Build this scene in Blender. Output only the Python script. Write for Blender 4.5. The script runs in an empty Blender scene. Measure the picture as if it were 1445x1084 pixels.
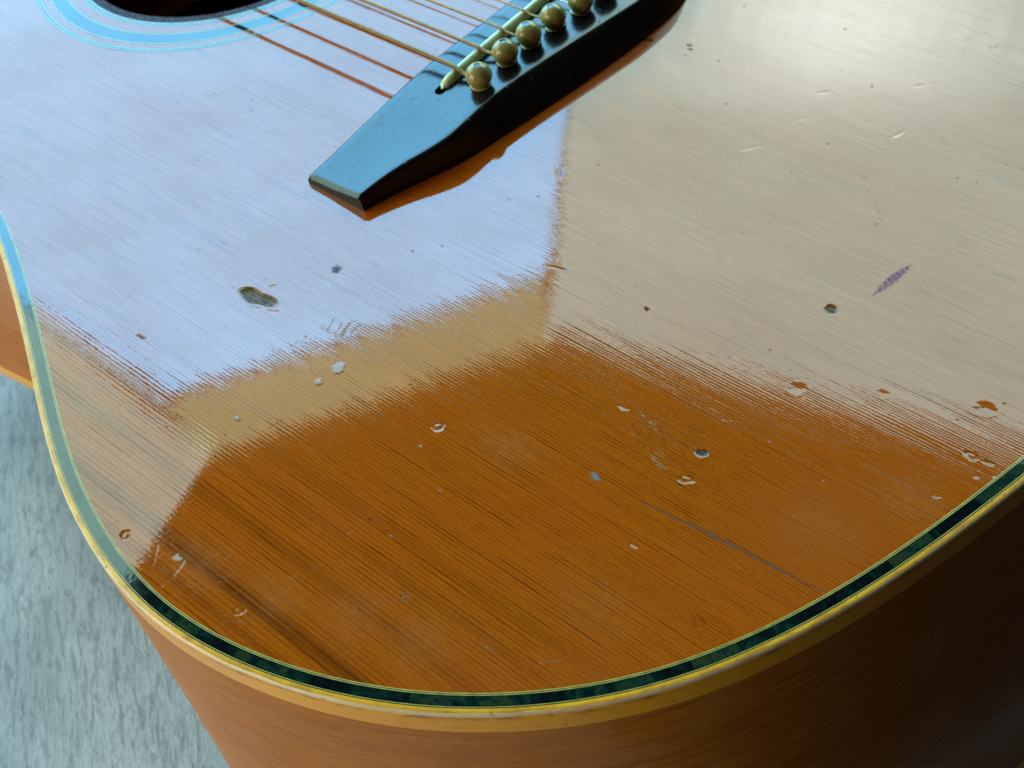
import bpy, math, random
import numpy as np
from mathutils import Matrix, Vector

# ------------------------------------------------------------------ camera, world, lamps, exposure
MM = 0.001
ZT = 0.168                      # height of the guitar's top above the surface below (m)
scene = bpy.context.scene
col = scene.collection

cam_data = bpy.data.cameras.new('camera')
cam = bpy.data.objects.new('camera', cam_data); col.objects.link(cam)
cam_data.sensor_fit = 'HORIZONTAL'; cam_data.sensor_width = 36.0
cam_data.lens = 36.0 * 2027.5 / 1445.0
cam_data.clip_start = 0.01; cam_data.clip_end = 50.0
CAM = (-279.35, 250.44, 252.24)
RX = (-0.733617, -0.661945, -0.153735); RY = (-0.416666, 0.616860, -0.667737); RZ = (0.536838, -0.425807, -0.728350)
cam.matrix_world = Matrix(((RX[0], -RY[0], -RZ[0], CAM[0] * MM), (RX[1], -RY[1], -RZ[1], CAM[1] * MM),
                           (RX[2], -RY[2], -RZ[2], CAM[2] * MM + ZT), (0, 0, 0, 1)))
cam_data.dof.use_dof = True
cam_data.dof.focus_distance = 0.335
cam_data.dof.aperture_fstop = 32.0
scene.camera = cam

world = bpy.data.worlds.new('World'); scene.world = world; world.use_nodes = True
bg = world.node_tree.nodes['Background']
bg.inputs[0].default_value = (1.0, 0.9, 0.8, 1); bg.inputs[1].default_value = 0.02

scene.view_settings.view_transform = 'Standard'; scene.view_settings.look = 'None'
scene.view_settings.exposure = 0.0; scene.view_settings.gamma = 1.0
scene.view_settings.use_curve_mapping = False
scene.render.engine = 'CYCLES'

def area_lamp(name, c, r, w, h, rad, shape='RECTANGLE', soft=None):
    """area lamp: c centre (mm, top plane = 0), r rotation with columns width / up / facing, rad its radiance"""
    d = bpy.data.lights.new(name, 'AREA'); d.shape = shape
    d.size = w * MM; d.size_y = h * MM
    m = max(rad); d.color = tuple(v / m for v in rad)
    d.energy = m * math.pi * (w * MM) * (h * MM) * (math.pi / 4 if shape == 'ELLIPSE' else 1)
    o = bpy.data.objects.new(name, d); col.objects.link(o)
    o.matrix_world = Matrix(((r[0][0], -r[0][1], -r[0][2], c[0] * MM), (r[1][0], -r[1][1], -r[1][2], c[1] * MM),
                             (r[2][0], -r[2][1], -r[2][2], c[2] * MM + ZT), (0, 0, 0, 1)))
    return o

def facing(c, tgt, up=(0, 0, 1)):
    n = (Vector(tgt) - Vector(c)).normalized(); x = Vector(up).cross(n).normalized(); y = n.cross(x)
    return [[x[i], y[i], n[i]] for i in range(3)]

# the tall window full of blue sky, the pale strip above it, and the paler windows to either side
AR = [[-0.5397, 0.4615, -0.7041], [-0.8416, -0.3147, 0.4388], [-0.0191, 0.8294, 0.5583]]
TOP_A = (1373, -736, 1558)                                   # middle of the window's top edge
for k_ in range(8):                                          # the sky is deeper blue and brighter higher up
    s_ = 112 + 224 * k_ ; f_ = 1.0 - 0.058 * k_
    area_lamp('sky_window_pane', tuple(TOP_A[q] - AR[q][1] * s_ for q in range(3)), AR, 728, 223.9, (3.0 * f_, 9.5 * f_, 15.4 * f_))
area_lamp('right_window', (464, -1616, 1324.6), [[-0.8885, 0.1542, -0.4322], [-0.4166, 0.1242, 0.9006], [0.1925, 0.9802, -0.0462]], 1721, 1538, (3.5, 6.2, 6.0))
area_lamp('strip_window', (1390, -742, 1671), [[-0.5078, 0.0052, -0.8614], [-0.8614, 0.0109, 0.5078], [0.012, 0.9999, -0.0011]], 722, 168, (2.6, 3.9, 2.4))
area_lamp('left_window', (1499, 482, 1251), [[0.1478, -0.1358, -0.9796], [-0.9521, -0.2877, -0.1038], [-0.2677, 0.9481, -0.1718]], 1515, 1373, (3.3, 5.5, 5.0))
sc_ = (584, -1104, 850)
for k_, (w_, h_) in enumerate(((90, 45), (160, 85), (230, 125), (300, 170), (390, 220), (500, 290))):    # daylight glowing through the curtain
    area_lamp('curtain_glow', tuple(v * (1 - 0.006 * k_) for v in sc_), facing(sc_, (-87, -53, 0)), w_, h_, (1.0, 1.0, 0.95), 'ELLIPSE')
lc_ = (540, 1620, 430)
area_lamp('far_left_fill', lc_, facing(lc_, (-60, 150, -50)), 1100, 900, (7.2, 6.7, 5.4))  # unseen lamp added to brighten the guitar's side and binding
scene.cycles.use_denoising = True
scene.cycles.denoising_prefilter = 'NONE'
scene.cycles.max_bounces = 6

# ------------------------------------------------------------------ node helpers
class G:
    """small node-graph writer"""
    def __init__(s, name):
        s.m = bpy.data.materials.new(name); s.m.use_nodes = True; s.t = s.m.node_tree
        s.t.nodes.clear()
        s.out = s.n('ShaderNodeOutputMaterial'); s.b = s.n('ShaderNodeBsdfPrincipled')
        s.l(s.b.outputs[0], s.out.inputs[0])
        tc = s.n('ShaderNodeTexCoord')
        mp = s.n('ShaderNodeMapping'); mp.inputs['Scale'].default_value = (1000, 1000, 1000)
        s.l(tc.outputs['Object'], mp.inputs[0]); s.P = mp.outputs[0]          # object space in millimetres
        sp = s.n('ShaderNodeSeparateXYZ'); s.l(s.P, sp.inputs[0]); s.X, s.Y, s.Z = sp.outputs
    def n(s, t): return s.t.nodes.new(t)
    def l(s, a, b): s.t.links.new(a, b)
    def put(s, sock, v):
        if isinstance(v, bpy.types.NodeSocket): s.l(v, sock)
        elif v is not None: sock.default_value = v
    def math(s, op, a, b=None, c=None, clamp=False):
        n = s.n('ShaderNodeMath'); n.operation = op; n.use_clamp = clamp
        for i, v in enumerate((a, b, c)):
            if v is not None: s.put(n.inputs[i], v)
        return n.outputs[0]
    def scaled(s, sc, off=(0, 0, 0), rot=(0, 0, 0)):
        m = s.n('ShaderNodeMapping'); m.inputs['Scale'].default_value = sc; m.inputs['Location'].default_value = off
        m.inputs['Rotation'].default_value = rot
        s.l(s.P, m.inputs[0]); return m.outputs[0]
    def noise(s, vec, scale=1.0, detail=2.0, rough=0.5, dist=0.0):
        n = s.n('ShaderNodeTexNoise'); s.put(n.inputs['Vector'], vec)
        n.inputs['Scale'].default_value = scale; n.inputs['Detail'].default_value = detail
        n.inputs['Roughness'].default_value = rough; n.inputs['Distortion'].default_value = dist
        return n.outputs['Fac']
    def ramp(s, f, stops, interp='LINEAR'):
        n = s.n('ShaderNodeValToRGB'); s.put(n.inputs[0], f); r = n.color_ramp; r.interpolation = interp
        while len(r.elements) < len(stops): r.elements.new(0.5)
        for e, (p, c) in zip(r.elements, stops):
            e.position = p; e.color = c if len(c) == 4 else (*c, 1)
        return n.outputs[0]
    def rng(s, f, a, b, c=0.0, d=1.0, smooth=False):
        n = s.n('ShaderNodeMapRange'); n.interpolation_type = 'SMOOTHSTEP' if smooth else 'LINEAR'
        s.put(n.inputs[0], f)
        for i, v in enumerate((a, b, c, d)): s.put(n.inputs[i + 1], v)
        return n.outputs[0]
    def mix(s, f, a, b, mode='MIX'):
        n = s.n('ShaderNodeMix'); n.data_type = 'RGBA'; n.blend_type = mode
        s.put(n.inputs[0], f)
        for k, v in ((6, a), (7, b)): s.put(n.inputs[k], (*v, 1) if isinstance(v, tuple) and len(v) == 3 else v)
        return n.outputs[2]
    def bump(s, h, strength=1.0, dist=MM, normal=None):
        n = s.n('ShaderNodeBump'); n.inputs['Strength'].default_value = strength; n.inputs['Distance'].default_value = dist
        s.put(n.inputs['Height'], h)
        if normal is not None: s.l(normal, n.inputs['Normal'])
        return n.outputs[0]
    def set(s, **k):
        names = dict(base='Base Color', rough='Roughness', spec='Specular IOR Level', coat='Coat Weight', crough='Coat Roughness',
                     cior='Coat IOR', normal='Normal', cnormal='Coat Normal', metal='Metallic', ior='IOR', sss='Subsurface Weight',
                     ssr='Subsurface Radius', sssc='Subsurface Scale', ctint='Coat Tint')
        for key, v in k.items():
            s.put(s.b.inputs[names[key]], (*v, 1) if isinstance(v, tuple) and len(v) == 3 and key in ('base', 'ctint') else v)
        return s.m

def make_spruce():
    g = G('amber_spruce')
    # annual rings: lines along X, spaced about a millimetre, wider towards the edge
    warp = g.math('MULTIPLY_ADD', g.noise(g.scaled((0.006, 0.02, 0.02)), 1, 1), 3.0, g.Y)
    y3 = g.math('MULTIPLY', g.math('POWER', g.math('ABSOLUTE', warp), 3.0), 4.0e-6)
    u = g.math('SUBTRACT', warp, g.math('MULTIPLY', y3, g.math('SIGN', warp)))
    n1 = g.n('ShaderNodeTexNoise'); n1.noise_dimensions = '1D'; g.l(u, n1.inputs['W']); n1.inputs['Scale'].default_value = 0.22; n1.inputs['Detail'].default_value = 2
    u = g.math('MULTIPLY_ADD', n1.outputs['Fac'], 1.3, g.math('MULTIPLY', u, 1.42))
    u = g.math('MULTIPLY_ADD', g.noise(g.scaled((0.03, 0.25, 0.25)), 1, 1), 0.45, u)
    s = g.math('FRACT', u); ring = g.math('FLOOR', u)
    wn = g.n('ShaderNodeTexWhiteNoise'); wn.noise_dimensions = '1D'; g.l(ring, wn.inputs['W'])
    late = g.math('MULTIPLY', g.rng(s, 0.50, 0.88, 0, 1, True), g.rng(s, 1.0, 0.93, 0, 1, True))
    broken = g.rng(g.noise(g.scaled((0.05, 1.1, 1.1)), 1, 3, 0.65), 0.34, 0.66)
    late = g.math('MULTIPLY', g.math('MULTIPLY', late, broken), g.rng(wn.outputs['Value'], 0, 1, 0.75, 1.6))
    fibre = g.noise(g.scaled((0.16, 3.2, 3.2)), 1, 3, 0.65)
    fine = g.noise(g.scaled((1.1, 3.4, 3.4)), 1, 2, 0.6)
    # broad darker bands towards the bass edge
    n2 = g.n('ShaderNodeTexNoise'); n2.noise_dimensions = '1D'; g.l(warp, n2.inputs['W']); n2.inputs['Scale'].default_value = 0.16; n2.inputs['Detail'].default_value = 3
    band = g.math('MULTIPLY', g.rng(n2.outputs['Fac'], 0.46, 0.66), g.rng(g.Y, 120.0, 186.0))
    spot = g.math('ABSOLUTE', g.math('SUBTRACT', warp, 185.3))
    streak = g.math('MULTIPLY', g.rng(spot, 3.2, 0.3, 0, 1, True), g.rng(g.noise(g.scaled((0.02, 0.9, 0.9)), 1, 3), 0.35, 0.6))
    blotch = g.noise(g.scaled((0.012, 0.022, 0.022)), 1, 4, 0.6)
    c = g.mix(g.rng(fibre, 0.25, 0.75), (0.3165, 0.0578, 0.00200), (0.4312, 0.0940, 0.00433))
    c = g.mix(g.math('MULTIPLY', g.rng(fine, 0.42, 0.72), 0.6), c, (0.2155, 0.0366, 0.00139))
    c = g.mix(g.rng(blotch, 0.35, 0.7, 0, 0.45), c, (0.3771, 0.0636, 0.00295))
    c = g.mix(g.math('MULTIPLY', late, 0.72, clamp=True), c, (0.0775, 0.0108, 0.00086))
    c = g.mix(g.math('MULTIPLY', band, 0.45), c, (0.1347, 0.0245, 0.00208))
    c = g.mix(g.math('MULTIPLY', streak, 0.72), c, (0.0573, 0.0088, 0.00139))
    # worn, rubbed lacquer along the rim is redder
    rub = g.math('MULTIPLY', g.rng(g.noise(g.scaled((0.02, 0.02, 0.02), (7, 3, 0)), 1, 4, 0.6), 0.47, 0.66), 0.35)
    c = g.mix(rub, c, (0.3502, 0.0661, 0.01040))
    at = g.n('ShaderNodeAttribute'); at.attribute_name = 'mark'
    wear = g.rng(g.noise(g.scaled((0.9, 2.5, 2.5)), 1, 2), 0.25, 0.6, 0.55, 1.0)
    ma = g.math('MULTIPLY', at.outputs['Alpha'], wear, clamp=True)
    c = g.mix(ma, c, at.outputs['Color'])
    # relief: the lacquer has sunk between the hard late-wood lines
    rip = g.math('MULTIPLY', g.math('SINE', g.math('MULTIPLY', u, 2 * math.pi)), 0.0009)
    rstr = g.rng(wn.outputs['Value'], 0, 1, 0.3, 1.6)
    rip = g.math('MULTIPLY', rip, rstr)
    rip = g.math('MULTIPLY_ADD', g.noise(g.scaled((0.09, 1.6, 1.6)), 1, 1, 0.5), 0.0026, rip)
    rip = g.math('MULTIPLY_ADD', g.noise(g.scaled((0.8, 2.2, 2.2)), 1, 1, 0.5), 0.0020, rip)
    rip = g.math('MULTIPLY_ADD', g.math('MULTIPLY', late, -1.0), 0.0010, rip)
    wave = g.math('MULTIPLY', g.noise(g.scaled((0.02, 0.03, 0.03)), 1, 1), 0.026)
    wave = g.math('MULTIPLY_ADD', g.noise(g.scaled((0.06, 0.16, 0.16)), 1, 2), 0.0015, wave)
    hgt = g.math('ADD', rip, wave)
    nb = g.bump(hgt)
    cr = g.rng(g.noise(g.scaled((0.05, 0.25, 0.25)), 1, 4, 0.65), 0.3, 0.75, 0.008, 0.03)
    cr = g.math('MULTIPLY_ADD', ma, 0.25, cr)
    dull = g.rng(g.noise(g.scaled((0.02, 0.035, 0.035), (3, 9, 0)), 1, 4, 0.6), 0.3, 0.7, 0.84, 1.0)   # uneven gloss
    cw = g.math('MULTIPLY', dull, g.math('MULTIPLY_ADD', g.math('MINIMUM', late, 1.0), -0.20, 1.0))
    cw = g.math('MULTIPLY', cw, g.math('MULTIPLY_ADD', ma, -0.9, 1.0))
    return g.set(base=c, rough=0.55, spec=0.0, coat=cw, crough=cr, cior=1.5, cnormal=nb, normal=nb)

def make_abalone():
    g = G('abalone')
    oi = g.n('ShaderNodeObjectInfo')
    a = g.noise(g.scaled((0.16, 0.16, 0.16)), 1, 3, 0.6, 1.2)
    w = g.math('ADD', g.math('MULTIPLY', a, 0.75), g.math('MULTIPLY', oi.outputs['Random'], 0.3))
    c = g.ramp(w, [(0.36, (0.001, 0.003, 0.004)), (0.50, (0.0015, 0.006, 0.006)), (0.58, (0.003, 0.020, 0.014)), (0.65, (0.020, 0.032, 0.010)), (0.72, (0.002, 0.012, 0.016)), (0.86, (0.035, 0.055, 0.025))])
    c = g.mix(g.rng(g.noise(g.scaled((1.2, 1.2, 1.2)), 1, 2), 0.55, 0.7, 0, 0.6), c, (0.004, 0.014, 0.012))
    nb = g.bump(g.math('MULTIPLY', g.noise(g.scaled((0.25, 0.25, 0.25)), 1, 3), 0.02))
    return g.set(base=c, rough=0.5, spec=0.0, coat=1.0, crough=0.05, cnormal=nb)

def make_celluloid(name, base, dark, rough=0.22, wearscale=0.5):
    g = G(name)
    n = g.noise(g.scaled((0.05, 0.05, 0.05)), 1, 3, 0.6)
    c = g.mix(g.rng(n, 0.3, 0.7), base, dark)
    wr = g.rng(g.noise(g.scaled((wearscale, wearscale, wearscale)), 1, 4, 0.7), 0.60, 0.72, 0, 0.55)
    c = g.mix(wr, c, tuple(v * 0.30 for v in base))
    nb = g.bump(g.math('MULTIPLY', g.noise(g.scaled((0.5, 0.5, 0.5)), 1, 4, 0.6), 0.05))
    return g.set(base=c, rough=rough, spec=0.5, normal=nb, sss=0.0)

def make_binding():
    g = G('amber_binding')
    n = g.noise(g.scaled((0.03, 0.03, 0.08)), 1, 3, 0.6)
    c = g.mix(g.rng(n, 0.3, 0.7), (0.88, 0.43, 0.014), (0.80, 0.35, 0.012))
    edge = g.math('MULTIPLY', g.rng(g.Z, ZT / MM - 2.9, ZT / MM - 1.6, 0, 1, True), g.rng(g.Z, ZT / MM - 0.25, ZT / MM - 1.0, 0, 1, True))
    grime = g.rng(g.noise(g.scaled((0.12, 0.12, 0.5)), 1, 4, 0.7), 0.45, 0.62)
    c = g.mix(g.math('MULTIPLY', edge, g.math('MULTIPLY', grime, 0.7)), c, (0.16, 0.06, 0.012))
    flat = g.math('MULTIPLY', g.rng(g.Z, ZT / MM - 0.5, ZT / MM - 0.12, 0, 1, True), g.rng(grime, 0, 1, 0.35, 0.8))
    c = g.mix(flat, c, (0.40, 0.16, 0.020))
    worn = g.math('MULTIPLY', g.math('MULTIPLY', g.rng(g.Z, ZT / MM - 1.25, ZT / MM - 0.85, 0, 1, True), g.rng(g.Z, ZT / MM - 0.06, ZT / MM - 0.2, 0, 1, True)), g.rng(g.noise(g.scaled((0.06, 0.06, 0.06)), 1, 3, 0.6), 0.3, 0.6, 0.65, 0.95))  # worn cream roundover, paled further to paint in the edge highlight
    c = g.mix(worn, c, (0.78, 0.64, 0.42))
    chips = g.rng(g.noise(g.scaled((0.45, 0.45, 1.2)), 1, 5, 0.75), 0.62, 0.66)
    c = g.mix(g.math('MULTIPLY', chips, 0.8), c, (0.07, 0.03, 0.012))
    nb = g.bump(g.math('MULTIPLY', g.noise(g.scaled((0.35, 0.35, 0.9)), 1, 4, 0.6), 0.07))
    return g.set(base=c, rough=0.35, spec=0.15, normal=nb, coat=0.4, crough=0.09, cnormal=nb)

def make_side_wood():
    g = G('side_mahogany')
    f = g.noise(g.scaled((0.03, 0.03, 0.9)), 1, 4, 0.65, 0.4)
    pore = g.noise(g.scaled((0.12, 0.12, 5.0)), 1, 2, 0.6)
    c = g.mix(g.rng(f, 0.3, 0.72), (0.33, 0.098, 0.010), (0.56, 0.205, 0.018))
    c = g.mix(g.rng(pore, 0.55, 0.75, 0, 0.5), c, (0.07, 0.022, 0.009))
    rub = g.rng(g.noise(g.scaled((0.02, 0.02, 0.03)), 1, 5, 0.65), 0.45, 0.65)
    c = g.mix(g.math('MULTIPLY', rub, g.rng(g.noise(g.scaled((0.3, 0.3, 0.4)), 1, 4, 0.7), 0.3, 0.7, 0.1, 0.6)), c, (0.50, 0.24, 0.075))
    nb = g.bump(g.math('MULTIPLY', g.noise(g.scaled((0.03, 0.03, 0.08)), 1, 3), 0.25))
    cr = g.rng(rub, 0, 1, 0.12, 0.3)
    return g.set(base=c, rough=0.5, spec=0.0, coat=0.4, crough=cr, cnormal=nb)

def make_bridge_wood():
    g = G('black_bridge_wood')
    f = g.noise(g.scaled((1.2, 0.06, 1.2)), 1, 3, 0.6)
    c = g.mix(g.rng(f, 0.3, 0.75), (0.0035, 0.0030, 0.0035), (0.014, 0.009, 0.008))
    h = g.math('MULTIPLY', g.noise(g.scaled((0.10, 0.06, 0.10)), 1, 3, 0.55), 0.12)
    h = g.math('MULTIPLY_ADD', g.noise(g.scaled((1.6, 0.5, 1.6)), 1, 3, 0.6), 0.012, h)
    pit = g.rng(g.noise(g.scaled((1.1, 0.8, 1.1)), 1, 1), 0.70, 0.76)
    h = g.math('MULTIPLY_ADD', pit, -0.05, h)
    nb = g.bump(h)
    r = g.rng(g.noise(g.scaled((0.3, 0.12, 0.3)), 1, 4, 0.65), 0.3, 0.7, 0.13, 0.25)
    return g.set(base=c, rough=r, spec=0.34, normal=nb)

def make_floor():
    g = G('grey_washed_wood')
    rot = (0, 0, math.radians(-146.7))
    # rotate first, then stretch along the boards
    m1 = g.n('ShaderNodeMapping'); m1.inputs['Rotation'].default_value = rot; g.l(g.P, m1.inputs[0])
    def st(sc):
        m = g.n('ShaderNodeMapping'); m.inputs['Scale'].default_value = sc; g.l(m1.outputs[0], m.inputs[0]); return m.outputs[0]
    big = g.noise(st((0.010, 0.018, 0.02)), 1, 4, 0.6, 0.4)
    grain = g.noise(st((0.075, 0.42, 0.5)), 1, 7, 0.72, 0.7)
    fine = g.noise(st((0.30, 1.9, 1.0)), 1, 5, 0.7, 0.3)
    c = g.mix(g.rng(fine, 0.35, 0.65), (0.32, 0.375, 0.46), (0.56, 0.645, 0.78))
    c = g.mix(g.rng(big, 0.42, 0.62, 0, 0.6), c, (0.26, 0.315, 0.39))
    c = g.mix(g.rng(grain, 0.48, 0.60, 0, 0.62, True), c, (0.17, 0.21, 0.26))
    c = g.mix(g.rng(g.noise(st((0.12, 0.9, 0.9)), 1, 6, 0.75, 0.4), 0.57, 0.66, 0, 0.7, True), c, (0.085, 0.105, 0.125))
    knot = g.rng(g.noise(st((0.03, 0.10, 0.1)), 1, 4, 0.7), 0.62, 0.70, 0, 0.7)
    c = g.mix(knot, c, (0.06, 0.08, 0.09))
    nb = g.bump(g.math('MULTIPLY', grain, 0.25))
    return g.set(base=c, rough=0.55, spec=0.35, normal=nb)

def make_metal(name, c, rough):
    g = G(name)
    n = g.rng(g.noise(g.scaled((0.6, 2, 2)), 1, 3), 0.3, 0.7, 0.75, 1.1)
    v = g.mix(1.0, c, n, 'MULTIPLY')
    return g.set(base=v, metal=1.0, rough=rough)

def make_plain(name, c, rough=0.4, spec=0.5, var=0.25):
    g = G(name)
    n = g.rng(g.noise(g.scaled((0.4, 0.4, 0.4)), 1, 3), 0.3, 0.7, 1 - var, 1 + var)
    return g.set(base=g.mix(1.0, c, n, 'MULTIPLY'), rough=rough, spec=spec)

def make_pin():
    g = G('olive_cream_celluloid')
    n = g.noise(g.scaled((0.25, 0.25, 0.25)), 1, 3, 0.6)
    c = g.mix(g.rng(n, 0.3, 0.7), (0.36, 0.32, 0.105), (0.24, 0.21, 0.065))
    oi = g.n('ShaderNodeObjectInfo'); c = g.mix(g.rng(oi.outputs['Random'], 0, 1, 0.0, 0.45), c, (0.20, 0.15, 0.03))
    crack = g.rng(g.noise(g.scaled((1.7, 1.7, 0.5)), 1, 4, 0.75), 0.59, 0.66, 0, 0.85)
    c = g.mix(crack, c, (0.035, 0.022, 0.006))
    nb = g.bump(g.math('MULTIPLY', g.noise(g.scaled((0.5, 0.5, 0.5)), 1, 3), 0.12))
    return g.set(base=c, rough=0.2, spec=0.5, normal=nb)

M_SPRUCE = make_spruce(); M_ABALONE = make_abalone(); M_BINDING = make_binding(); M_SIDE = make_side_wood()
M_BRIDGE = make_bridge_wood(); M_FLOOR = make_floor(); M_PIN = make_pin()
M_BLACK = make_plain('black_fibre', (0.003, 0.003, 0.003), 0.07)
M_CREAM = make_plain('cream_line', (0.42, 0.33, 0.055), 0.35)
M_SADDLE = make_plain('aged_saddle', (0.52, 0.52, 0.27), 0.32, 0.5, 0.12)
M_DOT = make_plain('black_pin_dot', (0.006, 0.007, 0.008), 0.12, 0.5)
M_BRONZE = make_metal('bronze_winding', (0.30, 0.185, 0.095), 0.38)
M_STEEL = make_metal('plain_steel', (0.55, 0.54, 0.52), 0.25)
M_INSIDE = make_plain('bare_inside_wood', (0.05, 0.025, 0.012), 0.9, 0.1)

# ------------------------------------------------------------------ mesh helpers
def mesh_obj(name, verts, faces, mat, parent, smooth=True, angle=None):
    """verts in guitar millimetres (top plane z = 0)"""
    me = bpy.data.meshes.new(name)
    v = np.asarray(verts, float) * MM; v[:, 2] += ZT
    me.from_pydata(v.tolist(), [], [tuple(int(i) for i in f) for f in faces])
    if smooth:
        me.polygons.foreach_set('use_smooth', [True] * len(me.polygons))
        if angle: me.set_sharp_from_angle(angle=math.radians(angle))
    me.materials.append(mat); me.update()
    o = bpy.data.objects.new(name, me); col.objects.link(o); o.parent = parent
    return o

def sweep(path, normals, profile, closed=True):
    """profile (offset outwards, z) swept along a plan path"""
    n, k = len(path), len(profile)
    V = np.zeros((n, k, 3))
    for j, (o, z) in enumerate(profile):
        V[:, j, :2] = path + normals * o; V[:, j, 2] = z
    F = []
    for i in range(n if closed else n - 1):
        a, b = i * k, ((i + 1) % n) * k
        for j in range(k - 1): F.append((a + j, a + j + 1, b + j + 1, b + j))
    if not closed:
        F.append(tuple(range(k))[::-1]); F.append(tuple((n - 1) * k + j for j in range(k)))
    return V.reshape(-1, 3), F

def lathe(profile, n=28, centre=(0, 0, 0), cap=True):
    V, F = [], []
    for r, z in profile:
        for i in range(n):
            a = 2 * math.pi * i / n; V.append((centre[0] + r * math.cos(a), centre[1] + r * math.sin(a), centre[2] + z))
    for j in range(len(profile) - 1):
        for i in range(n): F.append((j * n + i, j * n + (i + 1) % n, (j + 1) * n + (i + 1) % n, (j + 1) * n + i))
    if cap: F.append(tuple((len(profile) - 1) * n + i for i in range(n)))
    return V, F

def tube(pts, rad, n=10):
    """tube through pts with a radius per point"""
    pts = np.asarray(pts, float); t = np.gradient(pts, axis=0); t /= np.linalg.norm(t, axis=1)[:, None]
    side = np.cross(t, (0, 0, 1.0)); side /= np.linalg.norm(side, axis=1)[:, None]; up = np.cross(side, t)
    a = np.linspace(0, 2 * np.pi, n, endpoint=False)
    V = pts[:, None] + rad[:, None, None] * (np.cos(a)[None, :, None] * side[:, None] + np.sin(a)[None, :, None] * up[:, None])
    m = len(pts); F = []
    for i in range(m - 1):
        for j in range(n): F.append((i * n + j, i * n + (j + 1) % n, (i + 1) * n + (j + 1) % n, (i + 1) * n + j))
    F.append(tuple(range(n))[::-1]); F.append(tuple((m - 1) * n + j for j in range(n)))
    return V.reshape(-1, 3), F

def empty(name, loc=(0, 0, 0), parent=None):
    o = bpy.data.objects.new(name, None); col.objects.link(o); o.location = loc; o.parent = parent; return o

# ------------------------------------------------------------------ the surface it lies on
tz = -ZT / MM
fv = [(-230, -430, tz), (640, -430, tz), (640, 760, tz), (-230, 760, tz)]  # tail edge cut short, out of view, to keep the guitar's side dark
fv += [(x, y, z - 32) for x, y, z in fv]
table = mesh_obj('wooden_surface', fv, [(0, 1, 2, 3), (7, 6, 5, 4), (0, 4, 5, 1), (1, 5, 6, 2), (2, 6, 7, 3), (3, 7, 4, 0)], M_FLOOR, None, False)
table['kind'] = 'structure'; table['label'] = 'pale blue grey washed wooden surface under the guitar'

# ------------------------------------------------------------------ guitar body
guitar = empty('acoustic_guitar')
guitar['label'] = 'worn acoustic guitar with glossy scratched amber top lying on the grey washed wood'
guitar['category'] = 'guitar'

half = [(-206.8, 0), (-205.3, 25), (-200.6, 55.3), (-193.6, 87.0), (-183.5, 118.0), (-168.4, 145.6), (-146.8, 168.0), (-123.6, 182.6), (-97.6, 191.9),
        (-70.5, 195.1), (-45.0, 191.6), (-19.5, 183.3), (15.3, 166.8), (51.1, 149.8), (75, 140.0), (97, 134.2), (120, 133.0), (146, 136.2), (180, 141.3),
        (210, 141.8), (238, 136.0), (260, 122.0), (274, 98.0), (281, 65.0), (283.5, 30.0), (284, 0)]
ctrl = np.array(half + [(x, -y) for x, y in half[-2:0:-1]], float)
def closed_spline(c, n):
    m = len(c); d = np.linalg.norm(np.roll(c, -1, 0) - c, axis=1); t = np.concatenate([[0], np.cumsum(d)])
    A = np.zeros((m, m)); R = np.zeros((m, 2))
    for i in range(m):                                       # periodic cubic spline second derivatives
        h0, h1 = d[i - 1], d[i]
        A[i, (i - 1) % m] += h0; A[i, i] += 2 * (h0 + h1); A[i, (i + 1) % m] += h1
        R[i] = 6 * ((c[(i + 1) % m] - c[i]) / h1 - (c[i] - c[i - 1]) / h0)
    S = np.linalg.solve(A, R); s = np.linspace(0, t[-1], n, endpoint=False); out = np.zeros((n, 2))
    k = np.clip(np.searchsorted(t, s, 'right') - 1, 0, m - 1)
    for j, (i, sv) in enumerate(zip(k, s)):
        h = d[i]; a = (t[i + 1] - sv) / h; b = (sv - t[i]) / h; q = (i + 1) % m
        out[j] = a * c[i] + b * c[q] + ((a ** 3 - a) * S[i] + (b ** 3 - b) * S[q]) * h * h / 6
    return out
NP = 1500
path = closed_spline(ctrl, NP)
tan = np.roll(path, -1, 0) - np.roll(path, 1, 0); tan /= np.linalg.norm(tan, axis=1)[:, None]
nrm = np.stack([-tan[:, 1], tan[:, 0]], 1)                   # path runs tail > bass side > neck > treble side
if np.sum(nrm * (path - path.mean(0))) < 0: nrm = -nrm

# ---- soundboard: a fine sheet whose dents, chips and scratches are pressed into it
HX, HR = 139.8, 50.0
xs = np.concatenate([np.arange(-208, -40, 0.33), np.arange(-40, 92, 0.45), np.arange(92, 288, 2.5)])
ys = np.concatenate([np.arange(-200, -105, 3.0), np.arange(-105, 0, 0.45), np.arange(0, 197.5, 0.33)])
GX, GY = np.meshgrid(xs, ys, indexing='ij')
HT = np.zeros_like(GX); MK = np.zeros(GX.shape + (4,))
COL = dict(dust=(0.075, 0.07, 0.068), dark=(0.03, 0.012, 0.006), pale=(0.62, 0.42, 0.24), brown=(0.22, 0.075, 0.02), flake=(0.60, 0.52, 0.46),
           flake2=(0.50, 0.28, 0.15), purple=(0.16, 0.008, 0.16), blue=(0.010, 0.05, 0.085), teal=(0.13, 0.17, 0.17), blueink=(0.07, 0.06, 0.22),
           fibre=(0.42, 0.27, 0.14), chip=(0.26, 0.19, 0.09))
rs = np.random.RandomState(4)
def window(x0, x1, y0, y1):
    return slice(*np.searchsorted(xs, (x0, x1))), slice(*np.searchsorted(ys, (y0, y1)))
def paint(sl, m, c):
    m = np.clip(m, 0, 1)[..., None]; a = MK[sl]
    a[..., :3] = a[..., :3] * (1 - m) + np.array(c) * m
    a[..., 3:] = np.maximum(a[..., 3:], m)
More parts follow.
